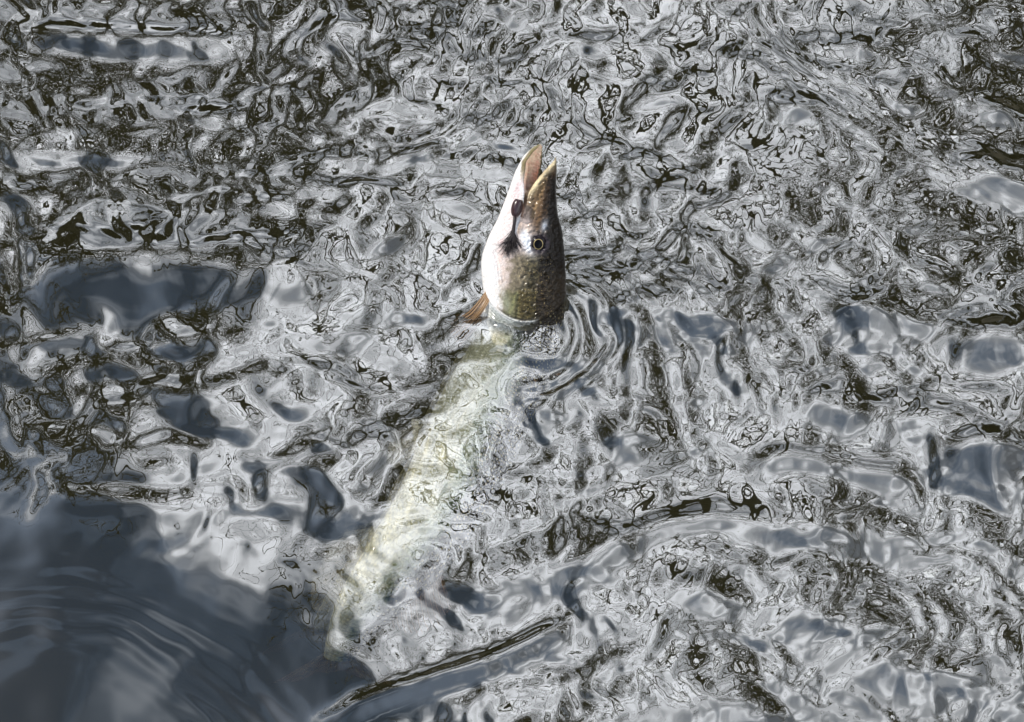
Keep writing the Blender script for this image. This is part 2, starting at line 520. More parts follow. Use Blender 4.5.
V4 = np.stack([cen - u_ * ln, cen + v_ * wd_, cen + u_ * ln, cen - v_ * wd_], 1).reshape(-1, 3)
F4 = np.arange(NB * 4).reshape(-1, 4)
brush_m = material('brushwood', (.040, .040, .020), .9)
tk = mesh_obj('thicket', V4, F4, brush_m, smooth=False)
tag(tk, 'dark leafless brushwood along the far bank', 'thicket', kind='stuff')

# ------------------------------------------------------------------ the pike
# Straight fish space: s runs back from the snout (m), y is the side (+ towards the viewer), z the back (+) and belly (-).
K = 2996.0


def itp(x, tab):
    t = np.array(tab, float)
    # smooth (monotone-ish) interpolation: linear lookup of a densified, smoothed table
    q = np.linspace(t[0, 0], t[-1, 0], 400)
    v = np.interp(q, t[:, 0], t[:, 1])
    kz = np.hanning(15); kz /= kz.sum()
    vp = np.pad(v, 7, mode='reflect', reflect_type='odd')
    v = np.convolve(vp, kz, mode='valid')
    return np.interp(x, q, v)


DORS = [(-.004, .004), (0, .0068), (.010, .0082), (.036, .0108), (.062, .0158), (.078, .0235), (.11, .0310), (.143, .0362), (.17, .0372), (.21, .040), (.27, .044), (.36, .045), (.44, .042), (.49, .038), (.54, .031), (.585, .023), (.64, .016)]
VENT = [(.05, -.030), (.0698, -.0420), (.0945, -.0508), (.115, -.0552), (.129, -.0546), (.145, -.0505), (.165, -.046), (.19, -.046), (.22, -.049), (.28, -.052), (.36, -.050), (.44, -.044), (.49, -.040), (.54, -.032), (.585, -.023), (.64, -.016)]
UPV = [(-.004, .002), (0, .0040), (.0085, .0052), (.028, -.008), (.0464, -.0192), (.062, -.0215), (.080, -.0225), (.11, -.0300)]
WID = [(-.004, .004), (0, .008), (.01, .0125), (.03, .0150), (.05, .0165), (.07, .0205), (.10, .0265), (.13, .0300), (.16, .0310), (.19, .0300), (.25, .0330), (.36, .0335), (.44, .0290), (.50, .021), (.56, .012), (.60, .008), (.64, .006)]


def loft(rings):
    """rings: (n, k, 3) array -> closed tube with capped ends"""
    n, k = rings.shape[:2]
    v = rings.reshape(-1, 3)
    f = []
    for i in range(n - 1):
        for j in range(k):
            f.append((i * k + j, (i + 1) * k + j, (i + 1) * k + (j + 1) % k, i * k + (j + 1) % k))
    v = np.concatenate([v, rings[0].mean(0)[None], rings[-1].mean(0)[None]])
    a, b2 = n * k, n * k + 1
    for j in range(k):
        f.append((a, j, (j + 1) % k)); f.append((b2, (n - 1) * k + (j + 1) % k, (n - 1) * k + j))
    return v, f


def sect(s, lo, hi, w, k=44, belly=.5, p=2.25):
    a = np.linspace(0, 2 * np.pi, k, endpoint=False)
    ca, sa = np.cos(a), np.sin(a)
    r = (np.abs(ca) ** p + np.abs(sa) ** p) ** (-1 / p)
    y = w * r * ca; zz_ = r * sa
    mid = hi * (1 - belly) + lo * belly
    z = np.where(zz_ > 0, mid + zz_ * (hi - mid), mid + zz_ * (mid - lo))
    return np.stack([np.full(k, s), y, z], -1)


parts = []
# trunk and cheek, from behind the mouth corner to the tail root
SS = np.concatenate([np.linspace(.070, .19, 70), np.linspace(.193, .64, 130)])
hi_, lo_, w_ = itp(SS, DORS), itp(SS, VENT), itp(SS, WID)
rings = []
for i, s in enumerate(SS):
    cap = float(ss(np.array(s), .066, .082)) * .25 + .75
    rings.append(sect(s, lo_[i] if s > .085 else lo_[i] * (.9 + .1 * cap), hi_[i], w_[i], belly=.52, p=2.15))
parts.append((loft(np.array(rings)), 0))
# upper jaw and snout: a flat duck bill
SU = np.linspace(.0035, .108, 80)
hu, lu, wu = itp(SU, DORS), itp(SU, UPV), itp(SU, WID)
rings = []
for i, s in enumerate(SU):
    e = math.sqrt(min(1, (s - .0032) / .009)) if s < .0122 else 1
    m = (hu[i] + lu[i]) / 2
    rings.append(sect(s, m + (lu[i] - m) * e, m + (hu[i] - m) * e, wu[i] * e * .97, belly=.6, p=2.6))
parts.append((loft(np.array(rings)), 1))
# lower jaw: a trough, a little twisted so that its inside shows
SL = np.linspace(-.0060, .100, 84)
zb = itp(SL, [(-.006, -.0120), (-.003, -.0170), (.002, -.0215), (.0085, -.0262), (.0246, -.0322), (.0454, -.0366), (.0698, -.0424), (.10, -.0505)])
zn = itp(SL, [(-.006, -.0105), (-.003, -.0125), (.002, -.0175), (.0134, -.0238), (.0335, -.0232), (.0447, -.0205), (.06, -.020), (.10, -.026)])
zf = itp(SL, [(-.006, -.0095), (-.003, -.0080), (.002, -.0075), (.018, -.0065), (.045, -.0085), (.06, -.012), (.10, -.022)])
yn = itp(SL, [(-.006, .001), (-.002, .006), (.004, .0090), (.015, .0115), (.04, .0150), (.07, .0205), (.10, .026)])
yf = itp(SL, [(-.006, -.001), (-.002, -.006), (.004, -.0095), (.015, -.0125), (.04, -.0160), (.07, -.0210), (.10, -.026)])
rings = []
for i, s in enumerate(SL):
    N_ = np.array([yn[i], zn[i]]); F_ = np.array([yf[i], zf[i]])
    M_, h = (N_ + F_) / 2, (N_ - F_) / 2
    hl = np.hypot(*h); q = np.array([h[1], -h[0]]) / hl
    if q[1] > 0: q = -q
    # depth so that the lowest point reaches zb
    dep = max(.0015, (M_[1] - zb[i]) * 1.0)
    for _ in range(12):
        tt = np.linspace(0, math.pi, 40)
        zmin = (M_[1] + np.cos(tt) * h[1] + np.sin(tt) * q[1] * dep).min()
        dep *= max(.5, min(1.6, (M_[1] - zb[i]) / max(M_[1] - zmin, 1e-5)))
    k = 26
    tt = np.linspace(0, math.pi, k)
    o_ = M_ + np.cos(tt)[:, None] * h + (np.sin(tt) ** .8)[:, None] * q * dep
    thick = max(.35, 1 - .0022 / hl)
    in_d = max(dep - .0035, dep * .3) if s < .055 else dep * .45
    tt2 = np.linspace(math.pi, 0, k)
    n_ = M_ + np.cos(tt2)[:, None] * h * thick + (np.sin(tt2) ** .8)[:, None] * q * in_d
    ring = np.concatenate([o_, n_])
    rings.append(np.concatenate([np.full((2 * k, 1), s), ring], 1))
lowjaw = np.array(rings)
parts.append((loft(lowjaw), 2))
# tongue and floor of the mouth
ST = np.linspace(.004, .085, 36)
rings = []
for s in ST:
    i = np.argmin(np.abs(SL - s))
    m = (np.array([yn[i], zn[i]]) + np.array([yf[i], zf[i]])) / 2
    w2 = .0052 * math.sin(min(1, (s - .003) / .03) * 1.57) + .001
    a = np.linspace(0, 6.2832, 20, endpoint=False)
    rings.append(np.stack([np.full(20, s), m[0] * .2 + np.cos(a) * w2, m[1] - .0058 + np.sin(a) * w2 * .5 - .002], -1))
parts.append((loft(np.array(rings)), 3))

allv, allf, allid, off = [], [], [], 0
for (v, f), pid in parts:
    allv.append(v); allid += [pid] * len(v)
    allf += [tuple(q + off for q in ff_) for ff_ in f]; off += len(v)
allv = np.concatenate(allv); allid = np.array(allid)
# which trough vertices are the inside of the mouth
inner = np.zeros(len(allv), bool)
st = sum(len(p[0][0]) for p in parts[:2])
kk_ = lowjaw.shape[1]
for i in range(len(SL)):
    inner[st + i * kk_ + kk_ // 2 + 1: st + (i + 1) * kk_ - 1] = True
allid = np.where(inner, 3, allid)

tmp_m = material('tmp', (.5, .5, .5))
tmp = mesh_obj('tmp', allv, allf, tmp_m)
md = tmp.modifiers.new('r', 'REMESH'); md.mode = 'VOXEL'; md.voxel_size = .00105
md = tmp.modifiers.new('s', 'SMOOTH'); md.factor = .5; md.iterations = 3
dg = bpy.context.evaluated_depsgraph_get()
ev = tmp.evaluated_get(dg).to_mesh()
nv = len(ev.vertices)
FC = np.empty(nv * 3, np.float32); ev.vertices.foreach_get('co', FC); FC = FC.reshape(-1, 3).astype(float)
FN = np.empty(nv * 3, np.float32); ev.vertices.foreach_get('normal', FN); FN = FN.reshape(-1, 3).astype(float)
lt = np.empty(len(ev.polygons), np.int32); ev.polygons.foreach_get('loop_total', lt)
li = np.empty(len(ev.loops), np.int32); ev.loops.foreach_get('vertex_index', li)
assert (lt == 4).all()
FF = li.reshape(-1, 4).copy()
bpy.data.objects.remove(tmp)
from mathutils.kdtree import KDTree
kd = KDTree(len(allv))
for i, p in enumerate(allv): kd.insert(p, i)
kd.balance()
near_i = np.array([kd.find(p)[1] if p[0] < .1 else 0 for p in FC])
PID = np.where(FC[:, 0] < .1, allid[near_i], 0)

S_, Y_, Z_ = FC[:, 0], FC[:, 1], FC[:, 2]
AL, PE = S_ * K, Z_ * K
# picture-like side coordinates (px) used to place the head markings on both sides alike
PX = 440 + (340 - .1376 * AL + .990 * PE) / 3.01
PY = 130 + (60 + .990 * AL + .1376 * PE) / 3.01


def vnoise(sc, seed, sx=1.0):
    t_ = band_noise(256, 16, seed, .5)
    return sample(t_, S_ / sc / 16 * sx, (Z_ + .3 * Y_) / sc / 16)


def pathd(pts):
    """distance in px from a path in side coordinates"""
    best = np.full(len(PX), 1e9)
    for (x0, y0), (x1, y1) in zip(pts[:-1], pts[1:]):
        dx, dy = x1 - x0, y1 - y0
        t_ = np.clip(((PX - x0) * dx + (PY - y0) * dy) / (dx * dx + dy * dy), 0, 1)
        best = np.minimum(best, np.hypot(PX - x0 - t_ * dx, PY - y0 - t_ * dy))
    return best


def gauss(x, y, rx, ry=None, ang=0):
    ry = ry or rx
    c, s = math.cos(R(ang)), math.sin(R(ang))
    u = (PX - x) * c + (PY - y) * s; v = -(PX - x) * s + (PY - y) * c
    return np.exp(-(u / rx) ** 2 - (v / ry) ** 2)


EDGE = .1775 - ((Z_ + .0067) / .0367) ** 2 * .0217            # rear edge of the gill cover
side = np.clip(np.abs(FN[:, 1]) * 1.4, 0, 1)
gill = 1 - ss(S_, EDGE - .0012, EDGE + .0006)
head = 1 - ss(S_, .17, .19)
# ---- relief on the sides of the head
rel = np.zeros(nv)
rel += .0036 * gill * ss(S_, .105, .15) * ss(Z_, -.056, -.040)
pre = pathd([(497, 252), (500, 266), (508, 280), (520, 288), (535, 284), (541, 270)])
rel -= .0017 * np.exp(-(pre / 2.2) ** 2)
sub = pathd([(521, 289), (521, 300), (519, 318)])
rel -= .0014 * np.exp(-(sub / 1.8) ** 2)
maxl = pathd([(553, 168), (540, 180), (528, 196), (524, 210), (519, 226)])
rel += .0014 * np.exp(-(maxl / 3.0) ** 2) * (PID != 3) * (PID != 2)
mx2 = pathd([(546, 184), (538, 200), (532, 214), (526, 232)])
rel -= .0013 * np.exp(-(mx2 / 2.4) ** 2) * (PID != 2)
mx3 = pathd([(552, 192), (547, 208), (545, 226)])
rel -= .0009 * np.exp(-(mx3 / 1.8) ** 2)
rel += .0014 * gauss(541, 241, 13) - .0022 * gauss(541, 241, 7)
brow = pathd([(545, 205), (548, 222), (551, 240), (549, 256)])
rel += .0008 * np.exp(-(brow / 4.0) ** 2)
rel += .0007 * vnoise(.006, 41) * head * ss(Z_, -.03, 0)
bran = pathd([(487, 262), (490, 285), (499, 305), (510, 318)])
for k in range(5):
    rel -= .0010 * np.exp(-((bran - 3 - k * 3.2) / .9) ** 2) * (PX < 512) * ss(PY, 235, 262)
lipr = pathd([(486, 250), (494, 222), (504, 196), (512, 172)])
rel -= .0006 * np.exp(-((lipr - 8) / 1.6) ** 2) * (PY < 240)
FC2 = FC.copy()
FC2[:, 1] += np.sign(Y_) * rel * side
FC2 += FN * (rel * .25 * (1 - side))[:, None]

# ---- pigment
def L(c): return np.array(c, float)[None, :]


def over(col, c, a):
    a = np.clip(a, 0, 1)[:, None]
    return col * (1 - a) + L(c) * a


white = (.70, .69, .685); back_c = (.026, .019, .013); olive = (.20, .17, .075)
n_a, n_b, n_c = vnoise(.012, 51), vnoise(.004, 52), vnoise(.03, 53)
zmid = .5 * (itp(S_, DORS) + itp(S_, [(-.006, -.02)] + VENT))
hh = np.maximum(itp(S_, DORS) - zmid, .004)
tz = (Z_ - zmid) / hh                                     # -1 belly .. 1 back
pig = np.repeat(L(white), nv, 0)
# body: cream belly, green-gold flank, dark back
pig = over(pig, (.80, .74, .46), ss(S_, .18, .24) * .95)
pig = over(pig, (.60, .66, .42), ss(tz + .08 * n_a, -.45, .0) * ss(S_, .15, .2))
pig = over(pig, (.26, .38, .22), ss(tz + .10 * n_a, -.15, .25) * ss(S_, .15, .2))
pig = over(pig, (.10, .09, .04), ss(tz + .10 * n_a, .10, .35) * ss(S_, .15, .19))
pig = over(pig, back_c, ss(tz + .06 * n_a, .35, .6) * ss(S_, .15, .19))
# head
hm = (PY < 345) * (1 - ss(S_, EDGE - .001, EDGE + .001))
pk = ss(PX + 2.0 * n_a, 500, 514)
pig = over(pig, (.66, .55, .50), hm * ss(PX + 2 * n_a, 496, 508) * ss(PY, 215, 235))
pig = over(pig, (.40, .34, .24), hm * ss(PX + 2.5 * n_a + .10 * (PY - 268), 506, 519) * ss(PY, 246, 258))
pig = over(pig, (.30, .28, .14), hm * ss(PX + 2.0 * n_a, 500, 510) * ss(PY, 284, 294))
pig = over(pig, (.48, .50, .36), hm * gauss(509, 302, 5, 13, -12) * .8)
pig = over(pig, (.45, .46, .22), hm * np.exp(-(pathd([(519, 292), (515, 303), (512, 312)]) / 1.8) ** 2) * .7)
pig = over(pig, (.15, .12, .05), hm * ss(PX + 1.5 * n_b, 519, 523) * ss(PY, 284, 290))
pig = over(pig, (.17, .145, .085), hm * ss(PX + 1.5 * n_b, 522, 534) * ss(PY, 250, 262) * (PY < 290))
pig = over(pig, back_c, hm * ss(PX + 2.2 * n_a + 1.2 * n_b, 536, 546) * ss(PY, 195, 215))
pig = over(pig, (.07, .05, .03), hm * ss(PX + 1.5 * n_a, 536, 544) * ss(PY, 262, 285))
# membrane at the gill edge and the pale strip behind it
pig = over(pig, (.80, .80, .78), np.exp(-((S_ - EDGE + .0016) / .0015) ** 2) * (1 - ss(Z_, .006, .014)) * ss(Z_, -.045, -.02))
pig = over(pig, (.05, .045, .03), np.exp(-((S_ - EDGE + .0046) / .0015) ** 2) * (1 - ss(Z_, .010, .02)) * ss(Z_, -.035, -.02) * .7)
pig = over(pig, (.55, .60, .66), np.exp(-((S_ - EDGE - .004) / .0045) ** 2) * (1 - ss(Z_, -.004, .008)) * ss(Z_, -.05, -.03) * .8)
pig = over(pig, (.45, .48, .46), ss(S_, EDGE, EDGE + .003) * ss(Z_, -.048, -.030) * (1 - ss(S_, .19, .215)))
pig = over(pig, (.16, .17, .12), ss(S_, EDGE, EDGE + .003) * ss(Z_ + .006 * n_a, -.014, .002) * (1 - ss(S_, .21, .25)))
pig = over(pig, (.045, .035, .022), (S_ > EDGE) * ss(Z_, .002, .012) * (1 - ss(S_, .22, .26)))
# snout: brown with tan lips
snout = (PID == 1) | (PY < 232) & (PX > 520) & (PID != 3) & (PID != 2)
up = snout & (PID != 2)
pig = over(pig, (.26, .155, .08), up * (1 - ss(PY, 222, 238)))
jawx = np.interp(PY, [150, 160, 175, 196, 215, 240], [548, 556, 543, 528, 522, 516])
pig = over(pig, (.34, .24, .13), up * (1 - ss(PX - jawx, 6, 12)) * (1 - ss(PY, 222, 238)))
pig = over(pig, (.74, .64, .42), up * np.exp(-(pathd([(556, 160), (543, 175), (530, 192)]) / 3.6) ** 2))
pig = over(pig, (.80, .62, .52), up * (gauss(523, 213, 6, 14, 18) + .9 * gauss(529, 222, 5, 14, 25)))
pig = over(pig, (.55, .36, .18), up * np.exp(-(pathd([(548, 178), (541, 196), (535, 215)]) / 2.4) ** 2) * .8)
pig = over(pig, back_c, up * ss(PX + 1.2 * n_b, 545, 552) * ss(PY, 164, 180))
pig = over(pig, (.10, .06, .035), up * np.exp(-(pathd([(552, 180), (547, 205), (546, 224)]) / 2.2) ** 2) * .8)
# pale plates round the eye, with silvery highlights painted into the pigment
pig = over(pig, (.72, .74, .78), (gauss(531, 243, 5.5, 10, -25) + gauss(527, 233, 4, 6)) * 1.1)
pig = over(pig, (.62, .52, .46), gauss(531, 226, 6, 5) * .9)
pig = over(pig, (.55, .60, .68), gauss(547, 224, 3.2, 6, 12) * .9)  # highlight streak painted beside the eye
pig = over(pig, (.10, .08, .10), np.exp(-((np.hypot(PX - 542, PY - 242) - 7.5) / 3.0) ** 2) * (PX > 533) * .9)
# lower jaw: white outside, tan rim, pink inside
low = (PID == 2)
inn = (PID == 3)
pig = np.where(low[:, None], L(white), pig)
rimz = np.interp(S_, SL, np.maximum(zn, zf)); rimn = np.where(Y_ > 0, np.interp(S_, SL, zn), np.interp(S_, SL, zf))
pig = over(pig, (.40, .33, .16), low * ss(Z_ - rimn, -.0050, -.0020) * (1 - ss(S_, .018, .040)))
pig = over(pig, (.44, .38, .20), low * (1 - ss(S_, -.004, .006)) * .9)
pig = over(pig, (.66, .50, .52), low * gauss(519, 190, 5, 16, 12) * .8)
pig = over(pig, (.68, .56, .55), low * gauss(510, 215, 6, 18, 15) * .7)
pig = np.where(inn[:, None], L((.86, .66, .54)), pig)
pig = over(pig, (.80, .42, .30), inn * gauss(540, 178, 5, 14, 8))
pig = over(pig, (.80, .62, .50), inn * gauss(529, 168, 4, 14, 5) * .8)
pig = over(pig, (.74, .62, .62), inn * gauss(525, 186, 4, 8, 5))
# pink bloom and fine veins on the throat
pig = over(pig, (.66, .46, .45), hm * (.38 + .12 * n_a) * gauss(503, 240, 9, 22, 12))
pig *= (1 + .05 * n_b + .03 * n_a)[:, None]
lum_ = pig.mean(1)
pig *= np.where(inn, 1, .42 + .58 * ss(lum_, .30, .72))[:, None]
pig = np.where(inn[:, None], np.clip(pig * np.array([1.25, 1.0, .95]), 0, .88), pig)
pig = np.clip(pig, .004, .86)
speck = np.clip(hm * ss(PX, 510, 524) * ss(PY, 246, 262) * (1 - ss(PX, 552, 560)) + ss(tz, -.2, .2) * (S_ > EDGE) * .6, 0, 1)
spots = np.clip((S_ > EDGE + .001) * ss(tz, -.05, .25), 0, 1)
scal = ss(S_, EDGE + .004, EDGE + .012) + 0 * S_

# ---- the curve the fish follows, in the world
to_cam = np.array([0, -math.cos(PITCH), math.sin(PITCH)])
upv = np.array([0, math.sin(PITCH), math.cos(PITCH)])
rt = np.array([1.0, 0, 0])
LEAN = .17
ZN = -.034
neck = np.append(unproject(524, 340, ZN), ZN)
axis_h = math.cos(R(7.9)) * upv + math.sin(R(7.9)) * rt + LEAN * to_cam
axis_h /= np.linalg.norm(axis_h)                         # from the neck to the snout


def under(px_, py_, depth):
    """point at this depth that shows at a picture position through flat water"""
    p = np.append(unproject(px_, py_), 0.0)
    d = p - np.array(CAM); d /= np.linalg.norm(d)
    h = d[:2] / 1.33
    dn = np.array([h[0], h[1], -math.sqrt(1 - (h ** 2).sum())])
    return p + dn * (depth / -dn[2])


SN = .196                                                 # s of the neck point
CTRL = [neck, under(507, 368, .046), under(486, 404, .052), under(466, 446, .053), under(444, 490, .053), under(418, 530, .055), under(388, 563, .066), under(358, 594, .100), under(338, 618, .165), under(325, 640, .25), under(315, 655, .33)]
pts = [neck + axis_h * q for q in (.30, .24, .18, .12, .07, .03)] + CTRL
P = np.array(pts)
D = np.concatenate([[0], np.cumsum(np.linalg.norm(np.diff(P, axis=0), axis=1))])
dd = np.linspace(0, D[-1], 900)
Pd = np.stack([np.interp(dd, D, P[:, i]) for i in range(3)], -1)
kz = np.hanning(95); kz /= kz.sum()
Pd = np.stack([np.convolve(np.pad(Pd[:, i], 47, mode='reflect', reflect_type='odd'), kz, mode='valid') for i in range(3)], -1)
D2 = np.concatenate([[0], np.cumsum(np.linalg.norm(np.diff(Pd, axis=0), axis=1))])
i_n = np.argmin(np.linalg.norm(Pd - neck, axis=1))
SP_S = D2 - D2[i_n] + SN                                   # s value along the curve
Tg = np.gradient(Pd, axis=0); Tg /= np.linalg.norm(Tg, axis=1)[:, None]
ROLL = np.interp(SP_S, [0, .18, .30, .5, .7], [R(0), R(0), R(6), R(22), R(22)])
lat = to_cam[None, :] - (Tg @ to_cam)[:, None] * Tg
lat /= np.linalg.norm(lat, axis=1)[:, None]
dor = np.cross(Tg, lat)
if dor[200][0] < 0: dor = -dor
c_, s_ = np.cos(ROLL)[:, None], np.sin(ROLL)[:, None]
lat, dor = lat * c_ + dor * s_, dor * c_ - lat * s_          # turns the belly a little towards the viewer


def bend(q):
    q = np.asarray(q, float)
    f = lambda A_: np.stack([np.interp(q[:, 0], SP_S, A_[:, i]) for i in range(3)], -1)
    return f(Pd) + f(lat) * q[:, 1:2] + f(dor) * q[:, 2:3]


ORIG = neck.copy(); ORIG[2] = -.02
pike = bpy.data.objects.new('pike', None); C.objects.link(pike); pike.location = ORIG
tag(pike, 'hooked pike lifting its white-throated head, mouth open, out of the rippled water', 'fish')

fm = bpy.data.materials.new('pike_skin'); fm.use_nodes = True
g = NT(fm.node_tree); b = fm.node_tree.nodes['Principled BSDF']
at = lambda nm, o='Color': g.n('ShaderNodeAttribute', _attribute_name=nm).outputs[o]
fc = at('fish_co', 'Vector')
pigc = at('pigment')
mk = g.n('ShaderNodeSeparateXYZ', Vector=at('marks', 'Vector'))
fine = g.noise(fc, 900, 3, .6)
v1 = g.n('ShaderNodeTexVoronoi', Vector=fc, Scale=620.0, Randomness=1.0).outputs['Distance']
gold = g.m('MULTIPLY', g.step(v1, .26, .12), mk.outputs[0])
gold = g.m('MULTIPLY', gold, g.step(g.noise(fc, 160, 2), .40, .56))
col = g.mix(g.m('MULTIPLY', gold, .7), pigc, (.50, .38, .16, 1))
v2 = g.n('ShaderNodeTexVoronoi', Vector=fc, Scale=230.0, Randomness=.55).outputs['Distance']
sp = g.m('MULTIPLY', g.step(v2, .34, .20), mk.outputs[1])
col = g.mix(g.m('MULTIPLY', sp, .85), col, (.62, .52, .26, 1))
col = g.mix(.35, col, g.mix(g.step(fine, .3, .7), (.55, .55, .55, 1), (1.4, 1.4, 1.4, 1)), 'MULTIPLY')
mott = g.noise(fc, 260, 3, .6)
col = g.mix(g.m('MULTIPLY', mk.outputs[0], .75), col, g.mix(g.step(mott, .36, .62), (.45, .43, .42, 1), (1.5, 1.48, 1.4, 1)), 'MULTIPLY')
scl = g.n('ShaderNodeTexVoronoi', Vector=fc, Scale=230.0, Randomness=.3).outputs['Distance']
col = g.mix(g.m('MULTIPLY', mk.outputs[2], .8), col, g.mix(g.step(scl, .25, .62), (1.12, 1.1, 1.05, 1), (.70, .70, .64, 1)), 'MULTIPLY')
g.t.links.new(col, b.inputs['Base Color'])
b.inputs['Roughness'].default_value = .32
b.inputs['Specular IOR Level'].default_value = .10
b.inputs['Coat Weight'].default_value = .32
b.inputs['Coat Roughness'].default_value = .09
b.inputs['Subsurface Weight'].default_value = .0
sc_v = g.n('ShaderNodeTexVoronoi', Vector=fc, Scale=260.0, Randomness=.35, _feature='SMOOTH_F1').outputs['Distance']
hgt = g.m('ADD', g.m('MULTIPLY', g.m('MULTIPLY', sc_v, -.35), mk.outputs[2]), g.m('MULTIPLY', g.noise(fc, 350, 4, .6), g.m('SUBTRACT', .35, g.m('MULTIPLY', mk.outputs[2], .25))))
bp = g.n('ShaderNodeBump', Strength=.75, Distance=.0010, Height=hgt)
g.t.links.new(bp.outputs[0], b.inputs['Normal'])
bp2 = g.n('ShaderNodeBump', Strength=.35, Distance=.0010, Height=hgt)
g.t.links.new(bp2.outputs[0], b.inputs['Coat Normal'])

body = mesh_obj('body', bend(FC2) - ORIG, FF, fm, pike)
body.cycles.is_caustics_receiver = True


def set_attr(o, name, kind, arr):
    a = o.data.attributes.new(name, kind, 'POINT')
    a.data.foreach_set('vector' if kind == 'FLOAT_VECTOR' else 'color', np.ascontiguousarray(arr, dtype=np.float32).ravel())


set_attr(body, 'fish_co', 'FLOAT_VECTOR', FC)
set_attr(body, 'pigment', 'FLOAT_COLOR', np.concatenate([pig, np.ones((nv, 1))], 1))
set_attr(body, 'marks', 'FLOAT_VECTOR', np.stack([speck, spots, scal], -1))


def side_point(px_, py_):
    """(s, z) of a point given in side coordinates"""
    a = (px_ - 440) * 3.01 - 340; b_ = (py_ - 130) * 3.01 - 60
    return (-.1376 * a + .990 * b_) / K, (.990 * a + .1376 * b_) / K


def skin_y(s, z, sgn=1):
    m = (Y_ * sgn > 0) & (np.abs(S_ - s) < .004) & (np.abs(Z_ - z) < .004)
    return float(np.abs(FC2[m, 1]).max()) if m.any() else .02


# eyes: ball with a gold ring and a black pupil
em = material('eye_ball', (.012, .009, .012), .12, **{'Specular__IOR__Level': .2})
gm = material('eye_ring', (.40, .31, .14), .25, Metallic=.5)
pm = material('eye_pupil', (.002, .002, .003), .08, **{'Specular__IOR__Level': .12})
es, ez = side_point(541, 242)
for sg in (1, -1):
    y0 = skin_y(es, ez, sg) - .0056

    def dome(r0, r1, rad, push, name, mat, par):
        V, Fc = [], []
        nr = 10
        for i in range(nr + 1):
            a = (r0 + (r1 - r0) * i / nr)
            for k in range(40):
                ph = 6.2832 * k / 40
                V.append((es + rad * math.sin(a) * math.cos(ph) * 1.12, sg * (y0 + push + rad * math.cos(a) * .80), ez + rad * math.sin(a) * math.sin(ph)))
        for i in range(nr):
            for k in range(40):
                q = (i * 40 + k, i * 40 + (k + 1) % 40, (i + 1) * 40 + (k + 1) % 40, (i + 1) * 40 + k)
                Fc.append(q if sg > 0 else q[::-1])
        o = mesh_obj(name, bend(V) - ORIG, Fc, mat, par)
        return o
    eye = dome(0.02, 1.75, 0.0088, 0, 'eye', em, pike)
    ir = dome(.50, .585, 0.0088, .0002, 'iris', gm, eye)
    pu = dome(0.001, .44, 0.0088, .0002, 'pupil', pm, eye)


